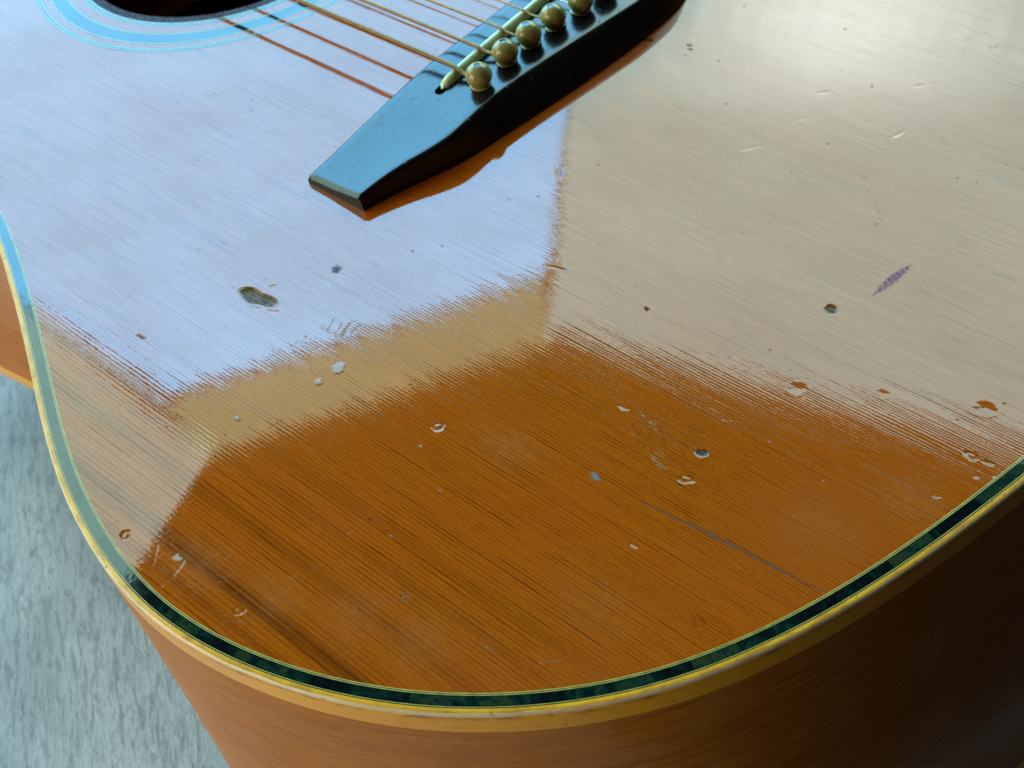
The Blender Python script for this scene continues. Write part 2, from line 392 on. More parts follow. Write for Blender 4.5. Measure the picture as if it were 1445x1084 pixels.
def wob(a, k):                                               # ragged outlines
    return 1 + 0.13 * np.sin(2 * a + k) + 0.09 * np.sin(3 * a + 2.1 * k) + 0.06 * np.sin(5 * a + 3.7 * k)
def dent(x, y, a, b, ang, depth, kind):
    depth *= 0.5 if kind not in ('chip', 'chipl') else 0.8
    r = max(a, b) * 1.8 + 1; sl = window(x - r, x + r, y - r, y + r)
    X, Y = GX[sl] - x, GY[sl] - y
    p, q = X * math.cos(ang) + Y * math.sin(ang), -X * math.sin(ang) + Y * math.cos(ang)
    rr = np.hypot(p / a, q / b) / wob(np.arctan2(q / b, p / a), x * 0.7 + y)
    if kind == 'dent': h = -depth * np.clip(1 - rr ** 2, 0, 1) ** 1.5
    elif kind == 'ring': h = -depth * np.exp(-((rr - 0.72) / 0.24) ** 2) - 0.35 * depth * np.clip(1 - rr ** 2, 0, 1)
    else: h = -depth * np.clip((1 - rr) * 3.2, 0, 1)
    h = h + 0.10 * depth * np.exp(-((rr - 1.18) / 0.16) ** 2)
    if kind in ('chip', 'chipl'):
        st = np.clip(np.sin(GY[sl] * 6.0 + 0.8 * np.sin(GX[sl] * 0.9)) * 0.8 + 0.35, 0, 1)
        h -= 0.25 * depth * st * (rr < 0.85)
        m = np.clip((1.10 - rr) * 7, 0, 1)
        cc = np.array(COL['chip' if kind == 'chip' else 'teal'])
        paint(sl, m * 0.97, cc * 0.38); paint(sl, m * st * 0.9, cc * 0.06); paint(sl, 0.6 * np.exp(-((rr - 1.0) / 0.07) ** 2) * (q * math.cos(ang) > -0.3 * b), (0.62, 0.56, 0.48))
    elif kind == 'ring':
        paint(sl, 0.6 * np.exp(-((rr - 0.86) / 0.16) ** 2) * (np.sin(np.arctan2(q, p) * 2 + x) * 0.5 + 0.5), (0.05, 0.022, 0.01))
    elif kind == 'nick': paint(sl, np.clip((1 - rr) * 3, 0, 1) * 0.6 * (q < 0.1 * b), COL['pale']); paint(sl, np.clip(1 - abs(rr - 1) * 4, 0, 1) * 0.6 * (q > 0), COL['dark'])
    elif kind == 'spot': paint(sl, np.clip((1 - rr) * 3, 0, 1), COL['dark'])
    HT[sl] += h
def scratch(pts, w, depth, c, al):
    pts = np.array(pts, float)
    if len(pts) < 2: return
    seg = []
    for a, b in zip(pts[:-1], pts[1:]):
        k = max(2, int(np.linalg.norm(b - a) / 2.0)); seg += [a + (b - a) * i / k for i in range(k)]
    seg.append(pts[-1]); seg = np.array(seg); seg[1:-1] += rs.normal(0, 0.10, seg[1:-1].shape)
    lo, hi = seg.min(0) - 2, seg.max(0) + 2; sl = window(lo[0], hi[0], lo[1], hi[1]); X, Y = GX[sl], GY[sl]
    D = np.full(X.shape, 9.0)
    L = len(seg) - 1
    for i in range(L):
        a, b = seg[i], seg[i + 1]; d = b - a; t = np.clip(((X - a[0]) * d[0] + (Y - a[1]) * d[1]) / max(d @ d, 1e-9), 0, 1)
        ww = w * (0.35 + 0.65 * math.sin(math.pi * min(max((i + 0.5) / L, 0.08), 0.92))) * rs.uniform(0.6, 1.3)
        D = np.minimum(D, np.hypot(X - a[0] - d[0] * t, Y - a[1] - d[1] * t) / ww)
    m = np.exp(-(D / 0.55) ** 2); HT[sl] -= 0.4 * depth * m
    if al > 0: paint(sl, m * al * (0.82 + 0.18 * np.sin(X * 1.1 + Y * 1.7)), COL[c])
def patch(poly, c):
    P = np.array(poly); lo, hi = P.min(0) - 1, P.max(0) + 1; sl = window(lo[0], hi[0], lo[1], hi[1])
    X = GX[sl] + 0.18 * np.sin(GY[sl] * 5); Y = GY[sl] + 0.15 * np.sin(GX[sl] * 6)
    ins = np.zeros(X.shape, bool); dist = np.full(X.shape, 9.0)
    for (x0, y0), (x1, y1) in zip(P, np.roll(P, -1, 0)):
        cnd = ((y0 > Y) != (y1 > Y)); ins ^= cnd & (X < (x1 - x0) * (Y - y0) / (y1 - y0 + 1e-12) + x0)
        d = np.array([x1 - x0, y1 - y0]); t = np.clip(((X - x0) * d[0] + (Y - y0) * d[1]) / (d @ d + 1e-9), 0, 1)
        dist = np.minimum(dist, np.hypot(X - x0 - d[0] * t, Y - y0 - d[1] * t))
    m = np.clip(0.5 + np.where(ins, dist, -dist) / 0.45, 0, 1)
    if c == 'purple':
        w_ = (GX[sl] * 0.77 + GY[sl] * -0.64); v_ = (GX[sl] * 0.64 + GY[sl] * 0.77)
        m = m * np.clip(0.74 + 0.22 * np.sin(v_ * 4.3 + 1.6 * np.sin(w_ * 0.9)) + 0.10 * np.sin(w_ * 1.3), 0, 1)
    if c == 'fibre': m = m * (0.5 + 0.5 * np.sin(GY[sl] * 9.0 + np.sin(GX[sl])))
    if c in ('flake2', 'blueink'): m = m * (0.35 + 0.3 * np.sin(GX[sl] * 4.1) * np.sin(GY[sl] * 3.7))
    paint(sl, m * (0.7 if c == 'flake' else 0.95), COL[c])
    HT[sl] += (0.03 if c in ('flake', 'teal', 'blue') else -0.02) * m
DENTS=[
(-15.2,118.6,6.16,2.60,-3.06,0.35,'chip'),(-87.7,123.2,1.79,1.30,-2.92,0.12,'ring'),(-143.6,94.2,1.53,1.10,-3.10,0.25,'chipl'),(-145.3,102.1,1.78,1.30,-2.99,0.20,'ring'),(-120.5,93.6,1.53,0.50,-2.99,0.20,'nick'),(-147.3,122.9,1.21,0.50,3.10,0.15,'nick'),(-150.1,66.3,2.26,1.70,-2.94,0.10,'dent'),(-166.9,56.8,1.52,1.00,-2.98,0.06,'dent'),(-187.4,48.4,2.95,1.90,-2.90,0.16,'dent'),(-191.7,61.7,1.61,1.00,-3.05,0.12,'ring'),(-195.7,61.4,1.39,0.50,-2.97,0.10,'nick'),(-195.5,66.0,0.73,0.70,-2.80,0.12,'dent'),(-198.7,63.7,0.59,0.60,-2.86,0.12,'dent'),(-191.4,75.0,1.00,0.70,-3.13,0.08,'ring'),(-142.2,40.9,1.79,1.30,-3.13,0.25,'chip'),(-104.9,65.3,0.95,0.50,2.83,0.15,'spot'),(-89.9,1.1,4.35,0.80,-2.25,0.07,'dent'),(-120.2,-23.7,3.44,0.70,-1.94,0.09,'dent'),(-92.8,-29.0,3.11,0.50,-2.51,0.05,'dent'),(-94.5,-16.3,2.35,0.50,-2.34,0.05,'dent'),(-113.9,-44.9,1.73,0.80,-2.43,0.08,'dent'),(-149.0,-27.4,2.08,0.60,2.94,0.08,'dent'),(-17.8,84.6,2.62,1.20,-2.92,0.05,'dent'),(27.9,48.7,2.58,1.00,-3.03,0.04,'dent'),(68.1,65.6,2.35,1.20,-3.09,0.10,'ring'),(-49.5,189.4,1.54,1.20,-2.92,0.15,'ring'),(-87.9,186.9,1.50,1.20,-3.02,0.12,'ring'),(-33.4,-24.7,1.98,0.90,-3.01,0.25,'chip'),(-46.4,-28.7,0.96,0.50,-3.01,0.15,'spot'),(-48.0,-27.2,0.96,0.50,-3.01,0.15,'spot'),(1.0,146.8,1.11,0.80,-3.04,0.10,'ring'),(-75.8,66.2,3.13,0.50,-2.92,0.10,'nick'),(0.3,146.3,1.49,0.50,-3.10,0.08,'spot'),(-170.4,130.3,1.54,1.00,3.06,0.10,'ring'),(-15.6,113.2,1.37,0.50,-2.16,0.08,'nick'),]
SCRATCHES=[
([(-141.1, 112.8), (-149.4, 112.1), (-158.2, 111.0), (-167.1, 110.5), (-174.1, 110.3), (-180.8, 109.8), (-186.3, 109.1)],0.80,0.06,'dust',0.95),([(-47.3, -4.9), (-62.6, -3.5), (-81.7, -2.6), (-96.9, -2.8), (-119.3, -2.6), (-144.7, -2.0), (-160.2, -2.4)],0.90,0.02,'none',0.00),([(-62.4, -57.9), (-68.5, -44.8), (-73.9, -33.9)],1.00,0.03,'none',0.00),([(-146.3, 31.9), (-146.3, 31.9)],0.10,0.00,'none',0.00),([(-109.7, -67.8), (-113.6, -68.8), (-117.6, -76.5)],0.30,0.03,'dark',0.40),([(-122.3, -67.1), (-122.4, -74.5)],0.25,0.03,'dark',0.60),([(-145.3, -26.8), (-154.8, -27.6)],0.30,0.04,'dark',0.50),([(-166.4, 10.2), (-170.7, 9.5), (-175.2, 9.4)],0.30,0.03,'dark',0.50),([(-141.6, 24.6), (-145.2, 24.7)],0.30,0.03,'dark',0.40),([(-102.2, 1.7), (-104.8, 2.1)],0.30,0.03,'dark',0.40),([(-120.1, -4.8), (-123.9, -3.8)],0.30,0.03,'dark',0.40),([(-123.0, 91.9), (-130.0, 93.6), (-134.6, 96.9)],0.30,0.05,'pale',0.50),([(-128.0, 96.3), (-131.9, 98.7), (-137.2, 98.9), (-141.0, 99.9)],0.30,0.05,'dark',0.50),([(-129.3, 94.1), (-132.9, 94.7)],0.30,0.05,'pale',0.50),([(-130.0, 98.8), (-137.1, 101.4)],0.30,0.05,'dark',0.60),([(-134.4, 90.0), (-137.3, 89.9), (-141.0, 89.4)],0.30,0.04,'dark',0.70),([(-136.7, 95.6), (-140.8, 94.4)],0.25,0.04,'dark',0.60),([(-141.3, 83.6), (-143.6, 82.7)],0.35,0.04,'pale',0.50),([(-146.9, 90.6), (-154.5, 90.5)],0.35,0.03,'pale',0.35),([(-68.7, 191.3), (-66.7, 185.5), (-67.2, 187.6)],0.35,0.03,'pale',0.50),([(-62.1, 191.3), (-58.2, 186.8)],0.30,0.02,'pale',0.35),([(-68.1, 194.0), (-67.6, 187.3), (-66.2, 184.7)],0.50,0.03,'pale',0.30),([(-76.1, 190.0), (-74.2, 187.2)],0.30,0.03,'pale',0.70),([(-85.6, 192.6), (-91.6, 187.4), (-91.5, 186.1)],0.40,0.03,'pale',0.35),([(-86.9, 190.6), (-91.5, 188.3), (-93.3, 188.4), (-95.6, 190.8)],0.40,0.03,'pale',0.30),([(-43.7, 191.0), (-44.6, 187.4)],0.25,0.03,'dark',0.70),([(-97.9, 163.1), (-98.2, 165.2), (-96.0, 165.7)],0.50,0.02,'pale',0.45),([(-106.8, 170.4), (-109.7, 171.0), (-108.8, 173.4)],0.60,0.02,'pale',0.40),([(-115.7, 166.1), (-114.4, 163.7)],0.40,0.02,'pale',0.40),([(-116.4, 170.0), (-120.2, 169.4)],0.80,0.02,'pale',0.30),([(-134.9, 161.7), (-139.7, 160.3), (-141.4, 161.1)],0.70,0.02,'pale',0.35),([(-149.8, 157.2), (-152.8, 154.1)],0.35,0.03,'pale',0.60),([(-112.7, 179.2), (-112.7, 174.9)],0.60,0.02,'pale',0.35),([(-117.8, 179.8), (-117.4, 176.9)],0.50,0.02,'pale',0.30),([(-36.5, 127.9), (-37.8, 120.8)],0.20,0.02,'brown',0.70),([(-39.3, 127.9), (-39.8, 123.4)],0.20,0.02,'brown',0.70),([(-43.6, 124.4), (-43.2, 120.2)],0.20,0.02,'brown',0.50),([(-39.1, 116.9), (-38.4, 113.7)],0.25,0.02,'brown',0.60),([(-40.9, 116.3), (-39.0, 112.1)],0.35,0.02,'brown',0.80),([(-43.3, 115.0), (-42.4, 112.6)],0.30,0.02,'brown',0.60),([(-45.5, 115.1), (-44.1, 111.2)],0.80,0.02,'brown',0.70),([(-47.4, 113.5), (-46.3, 111.0)],0.35,0.02,'brown',0.80),([(-47.3, 112.4), (-46.8, 109.1)],0.25,0.02,'brown',0.60),([(-34.7, 116.2), (-41.1, 116.5), (-48.2, 116.0)],0.25,0.02,'brown',0.50),([(15.7, 141.9), (16.7, 136.7)],0.20,0.02,'dark',0.50),([(13.8, 116.8), (14.4, 111.1)],0.20,0.02,'dark',0.50),([(122.5, 63.4), (120.1, 66.7), (117.2, 70.4)],0.40,0.05,'pale',0.50),([(39.3, 69.3), (34.5, 67.7), (30.6, 66.9)],0.30,0.02,'dark',0.40),([(-171.8, 129.2), (-168.8, 128.9), (-169.0, 130.3)],0.35,0.05,'dark',0.50),([(-166.6, 113.6), (-171.6, 114.3), (-173.1, 114.4)],0.30,0.03,'dark',0.60),([(-167.9, 130.0), (-174.3, 132.6)],0.30,0.02,'pale',0.20),([(-113.5, 144.8), (-113.7, 140.4)],0.25,0.02,'pale',0.30),([(-84.2, 140.8), (-82.1, 137.1)],0.25,0.02,'pale',0.35),([(-104.6, 107.1), (-104.5, 104.5)],0.25,0.02,'pale',0.30),([(-103.5, 122.2), (-104.8, 116.2)],0.25,0.02,'pale',0.20),]
PATCHES=[
([(-51.6, 124.3), (-52.0, 122.6), (-53.5, 121.9), (-54.9, 123.9), (-53.7, 125.8)],'flake'),([(-51.4, 130.2), (-52.1, 128.9), (-53.3, 129.8), (-52.6, 130.9)],'flake'),([(-43.1, 150.5), (-43.8, 149.5), (-45.1, 150.3)],'flake'),([(-147.8, 31.8), (-147.5, 27.3), (-147.7, 23.0), (-148.8, 19.4), (-149.9, 17.2), (-150.2, 20.9), (-150.0, 25.4), (-148.9, 29.0)],'purple'),([(-24.2, 99.3), (-24.6, 98.0), (-26.7, 97.9), (-27.3, 99.8), (-25.8, 100.5)],'blue'),([(-24.4, 97.8), (-26.9, 97.5), (-27.1, 98.0)],'blue'),([(-126.4, 113.3), (-127.5, 112.4), (-128.9, 112.6), (-130.2, 113.4), (-128.7, 114.3)],'teal'),([(-49.6, 36.4), (-50.3, 34.6), (-53.4, 36.3), (-52.6, 38.1)],'blueink'),([(-64.3, 186.8), (-64.5, 185.5), (-66.6, 185.4), (-65.8, 186.9)],'flake'),([(-73.6, 178.9), (-74.3, 177.7), (-75.5, 178.1), (-74.7, 179.3)],'flake2'),([(-114.2, 162.8), (-114.9, 160.9), (-117.0, 161.8), (-116.6, 163.7)],'flake2'),([(-88.1, 130.3), (-88.3, 129.6), (-89.4, 130.2)],'flake'),([(-101.2, 137.0), (-101.6, 136.3), (-102.4, 136.9)],'flake'),([(-100.7, 152.8), (-101.4, 152.3), (-101.9, 153.1)],'flake'),([(-92.5, 157.9), (-92.9, 157.4), (-93.6, 157.9)],'flake'),([(-135.6, 102.0), (-138.5, 101.6), (-140.8, 102.5), (-138.5, 103.2)],'fibre'),([(-133.9, 101.1), (-136.9, 101.1), (-136.1, 102.6)],'fibre'),]
for a in DENTS: dent(*a)
for a in SCRATCHES: scratch(*a)
for a in PATCHES: patch(*a)
def haze(x, y, a, b, al, c):                                 # dull rubbed patches in the lacquer
    sl = window(x - 2.5 * a, x + 2.5 * a, y - 2.5 * b, y + 2.5 * b)
    g_ = np.exp(-((GX[sl] - x) / a) ** 2 - ((GY[sl] - y) / b) ** 2); f_ = 0.5 + 0.5 * np.sin(GX[sl] * 0.9 + 2 * np.sin(GY[sl] * 0.6)) * np.sin(GY[sl] * 1.3 + 1.5 * np.sin(GX[sl] * 0.37))
    m = al * g_ * (0.45 + 0.55 * f_); A_ = MK[sl]; keep = A_[..., 3] < m
    A_[..., :3][keep] = c; A_[..., 3][keep] = m[keep]
for x, y, a, b_, al in ((-106, 118, 9, 5, .22), (-126, 168, 7, 6, .2), (-176, 96, 9, 8, .16), (-188, 80, 7, 6, .2), (-70, 184, 9, 5, .25), (-92, 180, 8, 5, .2), (-110, 172, 8, 6, .16), (-150, 140, 10, 7, .12)): haze(x, y, a, b_, al, (0.40, 0.17, 0.06))
for i in range(210):                                         # pin-prick specks and tiny hairlines
    x, y = rs.uniform(-200, 90), rs.uniform(-90, 192)
    if rs.rand() < 0.62: dent(x, y, rs.uniform(0.22, 0.5), rs.uniform(0.2, 0.36), rs.uniform(0, 3), 0.06, 'spot' if rs.rand() < 0.6 else 'dent')
    else:
        a = rs.uniform(0, 6.3); L = rs.uniform(1, 5); k = rs.rand()
        scratch([(x, y), (x + L * math.cos(a), y + L * math.sin(a))], 0.24, 0.012, 'pale' if k < 0.35 else 'dark', 0.35 if k < 0.9 else 0.0)
for i in range(46):                                          # scuffed cluster with raised fibres
    x, y = rs.normal(-131, 5), rs.normal(97, 3.6); a = math.pi + rs.normal(-0.15, 0.2); L = rs.uniform(0.8, 3.6)
    scratch([(x, y), (x + L * math.cos(a), y + L * math.sin(a))], 0.3, 0.03, 'dark' if rs.rand() < 0.6 else 'fibre', rs.uniform(0.3, 0.75))
for i in range(34):                                          # faint creases in the lacquer on the treble side
    x, y = rs.uniform(-190, -45), rs.uniform(-85, 55); a = rs.normal(2.6, 0.7); L = rs.uniform(2, 11)
    scratch([(x, y), (x + L * math.cos(a), y + L * math.sin(a))], 0.4, rs.uniform(0.01, 0.035), 'dark', 0.25 if rs.rand() < 0.3 else 0.0)
for i in range(260):                                         # rubbed patch of short scratches near the rim
    x, y = rs.normal(-60, 16), rs.normal(186, 5)
    a = rs.normal(1.0, 0.5); L = rs.uniform(0.8, 4)
    scratch([(x, y), (x + L * math.cos(a), y + L * math.sin(a))], 0.24, 0.003, 'pale', rs.uniform(0.05, 0.35))
for i in range(300):
    x, y = rs.uniform(-195, -40), rs.uniform(70, 190)
    a = rs.uniform(0, 6.3); L = rs.uniform(0.8, 4)
    scratch([(x, y), (x + L * math.cos(a), y + L * math.sin(a))], 0.22, 0.006, 'pale', rs.uniform(0.05, 0.28))

bass = path[path[:, 1] >= -1e-6]; bass = bass[np.argsort(bass[:, 0])]
wid = np.interp(xs, bass[:, 0], bass[:, 1] , left=-1, right=-1)
# nearest distance is only needed near the rim: keep cells whose corners are inside the outline grown by half a millimetre
xin = np.interp(ys, *(lambda a: (a[np.argsort(a[:, 1])][:, 1], a[np.argsort(a[:, 1])][:, 0]))(bass[bass[:, 0] < -75]), left=-207)
keepv = (np.abs(GY) < wid[:, None] + 0.45)
rim = GX < -75
keepv |= rim & (np.abs(GY) < 195.2) & (GX > np.interp(np.abs(GY), np.sort(bass[bass[:, 0] < -70][:, 1]), bass[bass[:, 0] < -70][np.argsort(bass[bass[:, 0] < -70][:, 1])][:, 0]) - 0.45)
keepv &= np.hypot(GX - HX, GY) > HR + 1.0
kc = keepv[:-1, :-1] & keepv[1:, :-1] & keepv[:-1, 1:] & keepv[1:, 1:]
idx = np.arange(GX.size).reshape(GX.shape)
quads = np.stack([idx[:-1, :-1][kc], idx[1:, :-1][kc], idx[1:, 1:][kc], idx[:-1, 1:][kc]], 1)
used = np.zeros(GX.size, bool); used[quads.ravel()] = True
remap = np.cumsum(used) - 1; quads = remap[quads]
co = np.stack([GX.ravel(), GY.ravel(), HT.ravel()], 1)[used] * MM; co[:, 2] += ZT
me = bpy.data.meshes.new('soundboard')
me.vertices.add(len(co)); me.vertices.foreach_set('co', co.astype(np.float32).ravel())
me.loops.add(quads.size); me.loops.foreach_set('vertex_index', quads.astype(np.int32).ravel())
me.polygons.add(len(quads)); me.polygons.foreach_set('loop_start', np.arange(0, quads.size, 4, dtype=np.int32))
me.polygons.foreach_set('use_smooth', np.ones(len(quads), bool))
me.update(calc_edges=True); me.validate()
at = me.attributes.new('mark', 'FLOAT_COLOR', 'POINT'); at.data.foreach_set('color', MK.reshape(-1, 4)[used].astype(np.float32).ravel())
me.materials.append(M_SPRUCE)
sb = bpy.data.objects.new('soundboard', me); col.objects.link(sb); sb.parent = guitar
print('soundboard quads', len(quads))

# ---- purfling lines, abalone strip, binding
def strip(name, o0, o1, z, mat, parent):
    V, F = sweep(path, nrm, [(o0, -0.5), (o0, z), (o1, z), (o1, -0.5)]); return mesh_obj(name, V, F, mat, parent, True, 40)
purf = empty('purfling', parent=guitar)
o = 0.0
for w, m in ((0.20, M_CREAM), (0.22, M_BLACK), (0.17, M_CREAM), (0.22, M_BLACK)):
    strip('purfling_line', o, o + w, 0.03 if m is M_CREAM else 0.024, m, purf); o += w
ab0 = o; ab1 = ab0 + 2.1; o = ab1
for w, m in ((0.24, M_BLACK), (0.15, M_CREAM), (0.24, M_BLACK)):
    strip('purfling_line', o, o + w, 0.03 if m is M_CREAM else 0.024, m, purf); o += w
rnd = random.Random(7)
i = 0
while i < NP:                                                # the abalone is laid in short pieces
    k = rnd.randint(6, 13); j = min(i + k, NP); ids = [q % NP for q in range(i, j + 1)]
    if NP - j < 4: ids = [q % NP for q in range(i, NP + 1)]; j = NP
    z = 0.02 + rnd.uniform(-0.006, 0.008)
    V, F = sweep(path[ids], nrm[ids], [(ab0, -0.5), (ab0, z), (ab1, z), (ab1, -0.5)], closed=False)
    mesh_obj('abalone_piece', V, F, M_ABALONE, purf, True, 40); i = j
OUT = o + 1.45                                               # outer face of the binding
def round_prof(o0, out, top, bot, r):
    p = [(o0, -0.5 if top > -1 else top), (o0, top), (out - r, top - 0.02)]
    for a in range(1, 8):
        t = a / 7 * math.pi / 2; p.append((out - r + r * math.sin(t), top - 0.02 - r + r * math.cos(t)))
    return p + [(out + 0.02, (top + bot) / 2), (out, bot), (out - 0.6, bot)]
V, F = sweep(path, nrm, round_prof(o, OUT, 0.02, -6.9, 0.85))
jit = np.random.RandomState(3)
wv = np.cumsum(jit.normal(0, 1, NP)); wv = np.convolve(np.concatenate([wv, wv, wv]), np.ones(25) / 25, 'same')[NP:2 * NP]; wv = (wv - wv.mean()) / (wv.std() + 1e-6)
nick = np.convolve(np.tile(jit.normal(0, 1, NP), 3), np.ones(4) / 4, 'same')[NP:2 * NP]
k = len(V) // NP; V = V.reshape(NP, k, 3)
for j in range(3, 9): V[:, j, :2] += nrm * (0.06 * nick)[:, None]; V[:, j, 2] += 0.05 * nick
V[:, k - 2, 2] += 0.10 * np.clip(wv, -2, 2); V[:, k - 1, 2] += 0.10 * np.clip(wv, -2, 2)
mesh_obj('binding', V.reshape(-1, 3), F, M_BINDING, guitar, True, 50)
DEPX = np.interp(path[:, 0], (-210, 140, 290), (-166.0, -117.0, -108.0))   # the body is deeper at the tail
def drop(V, top=-6.6):                                       # stretch a sweep made for a 100 mm depth to the real depth
    V = V.reshape(NP, -1, 3); z = V[:, :, 2]
    V[:, :, 2] = np.where(z < top, z - top, 0) * ((DEPX[:, None] - top) / (-100.0 - top)) + np.maximum(z, top); return V.reshape(-1, 3)
DEP = -100.0
zz = np.linspace(-6.6, DEP + 5.0, 12)
V, F = sweep(path, nrm, [(OUT - 0.12 + 0.25 * math.sin((z + 6) / 94 * math.pi), z) for z in zz]); V = drop(V)
mesh_obj('side', V, F, M_SIDE, guitar)
V, F = sweep(path, nrm, [(OUT - 0.6, DEP + 5.7), (OUT, DEP + 5.7), (OUT, DEP + 0.9), (OUT - 0.3, DEP + 0.25), (OUT - 0.9, DEP), (o, DEP)]); V = drop(V)
mesh_obj('back_binding', V, F, M_BINDING, guitar, True, 50)
# back plate, slightly arched
rings = [1.0, 0.9, 0.75, 0.55, 0.3]; cx = 30.0
V = []; F = []
for r_ in rings:
    for q in range(0, NP, 5):
        pnt = path[q] + nrm[q] * (o + 0.1); V.append((cx + (pnt[0] - cx) * r_, pnt[1] * r_, DEPX[q] - 1.5 * (1 - r_ ** 2)))
m = len(range(0, NP, 5))
for a in range(len(rings) - 1):
    for q in range(m): F.append((a * m + q, a * m + (q + 1) % m, (a + 1) * m + (q + 1) % m, (a + 1) * m + q))
F.append(tuple((len(rings) - 1) * m + q for q in range(m)))
mesh_obj('back', V, F, M_INSIDE, guitar)

# ---- soundhole and rosette
ros = empty('rosette', parent=guitar)
ang = np.linspace(0, 2 * np.pi, 240, endpoint=False)
circ = np.stack([np.cos(ang), np.sin(ang)], 1); cpath = circ * 0 + np.array([HX, 0.0])
def ring(name, r0, r1, z, mat, parent, prof=None, ids=None):
    pr = prof or [(r0, -0.4), (r0, z), (r1, z), (r1, -0.4)]
    if ids is None: V, F = sweep(cpath, circ, pr)
    else: V, F = sweep(cpath[ids], circ[ids], pr, closed=False)
    return mesh_obj(name, V, F, mat, parent, True, 40)
ring('soundhole_edge', 0, 0, 0, M_SPRUCE, ros, [(HR, -3.0), (HR, -0.35), (HR + 0.3, 0.015), (53.4, 0.02), (53.4, -0.4)])
for r0, r1, m_ in ((53.4, 53.8, M_BLACK), (53.8, 54.1, M_CREAM), (54.1, 55.1, M_BLACK), (55.1, 55.35, M_CREAM), (55.35, 55.7, M_BLACK), (59.5, 59.8, M_BLACK), (59.8, 60.1, M_CREAM), (60.1, 60.45, M_BLACK),
                   (64.8, 65.1, M_BLACK), (65.1, 65.4, M_CREAM), (65.4, 65.7, M_BLACK), (67.9, 68.3, M_BLACK), (68.3, 68.65, M_CREAM), (68.65, 69.5, M_BLACK), (69.5, 69.75, M_CREAM), (69.75, 70.1, M_BLACK)):
    ring('ring_line', r0, r1, 0.03 if m_ is M_BLACK else 0.036, m_, ros)
i = 0
while i < 240:
    k = rnd.randint(7, 13); j = min(i + k, 240)
    if 240 - j < 4: j = 240
    ring('abalone_piece', 60.45, 64.8, 0.02 + rnd.uniform(-0.005, 0.008), M_ABALONE, ros, ids=[q % 240 for q in range(i, j + 1)]); i = j

# ---- bridge
def tab(y, t): t = sorted(t); return np.interp(y, [a for a, _ in t], [b for _, b in t])
BASE = [(78.2, -14.8), (69, -17.4), (60.7, -20.2), (54.2, -22.7), (49.9, -24.3), (45.7, -25.3), (35.7, -26.6), (23.4, -28.4), (5.4, -30.8), (-10, -32.2), (-21, -32.8), (-36, -33), (-46, -32), (-54, -28.5), (-62, -23.5), (-70, -19.5), (-78.2, -16)]
TOPE = [(78.2, -14.2), (66, -16.6), (57.5, -19.6), (51.5, -22.6), (45, -23.2), (39.7, -22.2), (29.7, -21.6), (14.6, -22.7), (-4, -25.2), (-28, -28.4), (-44, -28.2), (-54, -24.6), (-64, -19.8), (-78.2, -15)]
HF = [(78.2, 2.7), (70, 3.5), (60, 4.9), (50, 6.3), (40, 7.6), (30, 8.6), (24, 9.0), (-24, 9.0), (-40, 7.6), (-60, 4.9), (-78.2, 3.4)]
HRr = [(78.2, 4.5), (69, 6.0), (60, 7.3), (54, 8.0), (50, 8.7), (45, 9.3), (36, 9.6), (20, 9.7), (-24, 9.7), (-45, 9.2), (-57, 7.4), (-78.2, 5.3)]
YB = np.concatenate([np.linspace(-78.2, -76.8, 4), np.linspace(-76, 76, 96), np.linspace(76.8, 78.2, 4)])
def sm(t, y):                                                # lightly smoothed table
    return sum(tab(np.clip(y + d, -78.2, 78.2), t) * w for d, w in ((-7, .09), (-4.5, .15), (-2.2, .17), (0, .18), (2.2, .17), (4.5, .15), (7, .09)))
def btop(x, y):
    f, r = 8.2, sm(TOPE, y); t = (f - x) / (f - r); return sm(HF, y) * (1 - t) + sm(HRr, y) * t
V = []; F = []
for y in YB:
    e = max(0.0, abs(y) - 76.9); drop = 0.55 * e ** 1.3
    f = 8.3; b = sm(BASE, y); t = sm(TOPE, y); hf = sm(HF, y) - drop; hr = sm(HRr, y) - drop
    sec = [(f, 0.0), (f, hf - 1.6), (f - 0.25, hf - 0.75), (f - 0.8, hf - 0.2), (f - 1.7, hf)]
    for q in range(1, 13):
        s_ = q / 13; x = (f - 1.7) * (1 - s_) + (t + 0.8) * s_
        sec.append((x, hf * (1 - s_) + hr * s_ - 0.35 * math.sin(math.pi * s_) * min(1, max(0, (abs(y) - 34) / 15))))
    sec += [(t + 0.8, hr), (t + 0.1, hr - 0.12), (t - 0.25, hr - 0.5), (t * 0.8 + b * 0.2 - 0.2, hr - 1.3), (t * 0.5 + b * 0.5, hr * 0.55), (t * 0.2 + b * 0.8, hr * 0.25), (b, 0.3), (b, 0.0)]
    V += [(x, y, z) for x, z in sec]; k = len(sec)
for i in range(len(YB) - 1):
    for j in range(k - 1): F.append((i * k + j, i * k + j + 1, (i + 1) * k + j + 1, (i + 1) * k + j))
F.append(tuple(range(k))); F.append(tuple((len(YB) - 1) * k + j for j in range(k))[::-1])
bridge = mesh_obj('bridge', V, F, M_BRIDGE, guitar, True, 42)

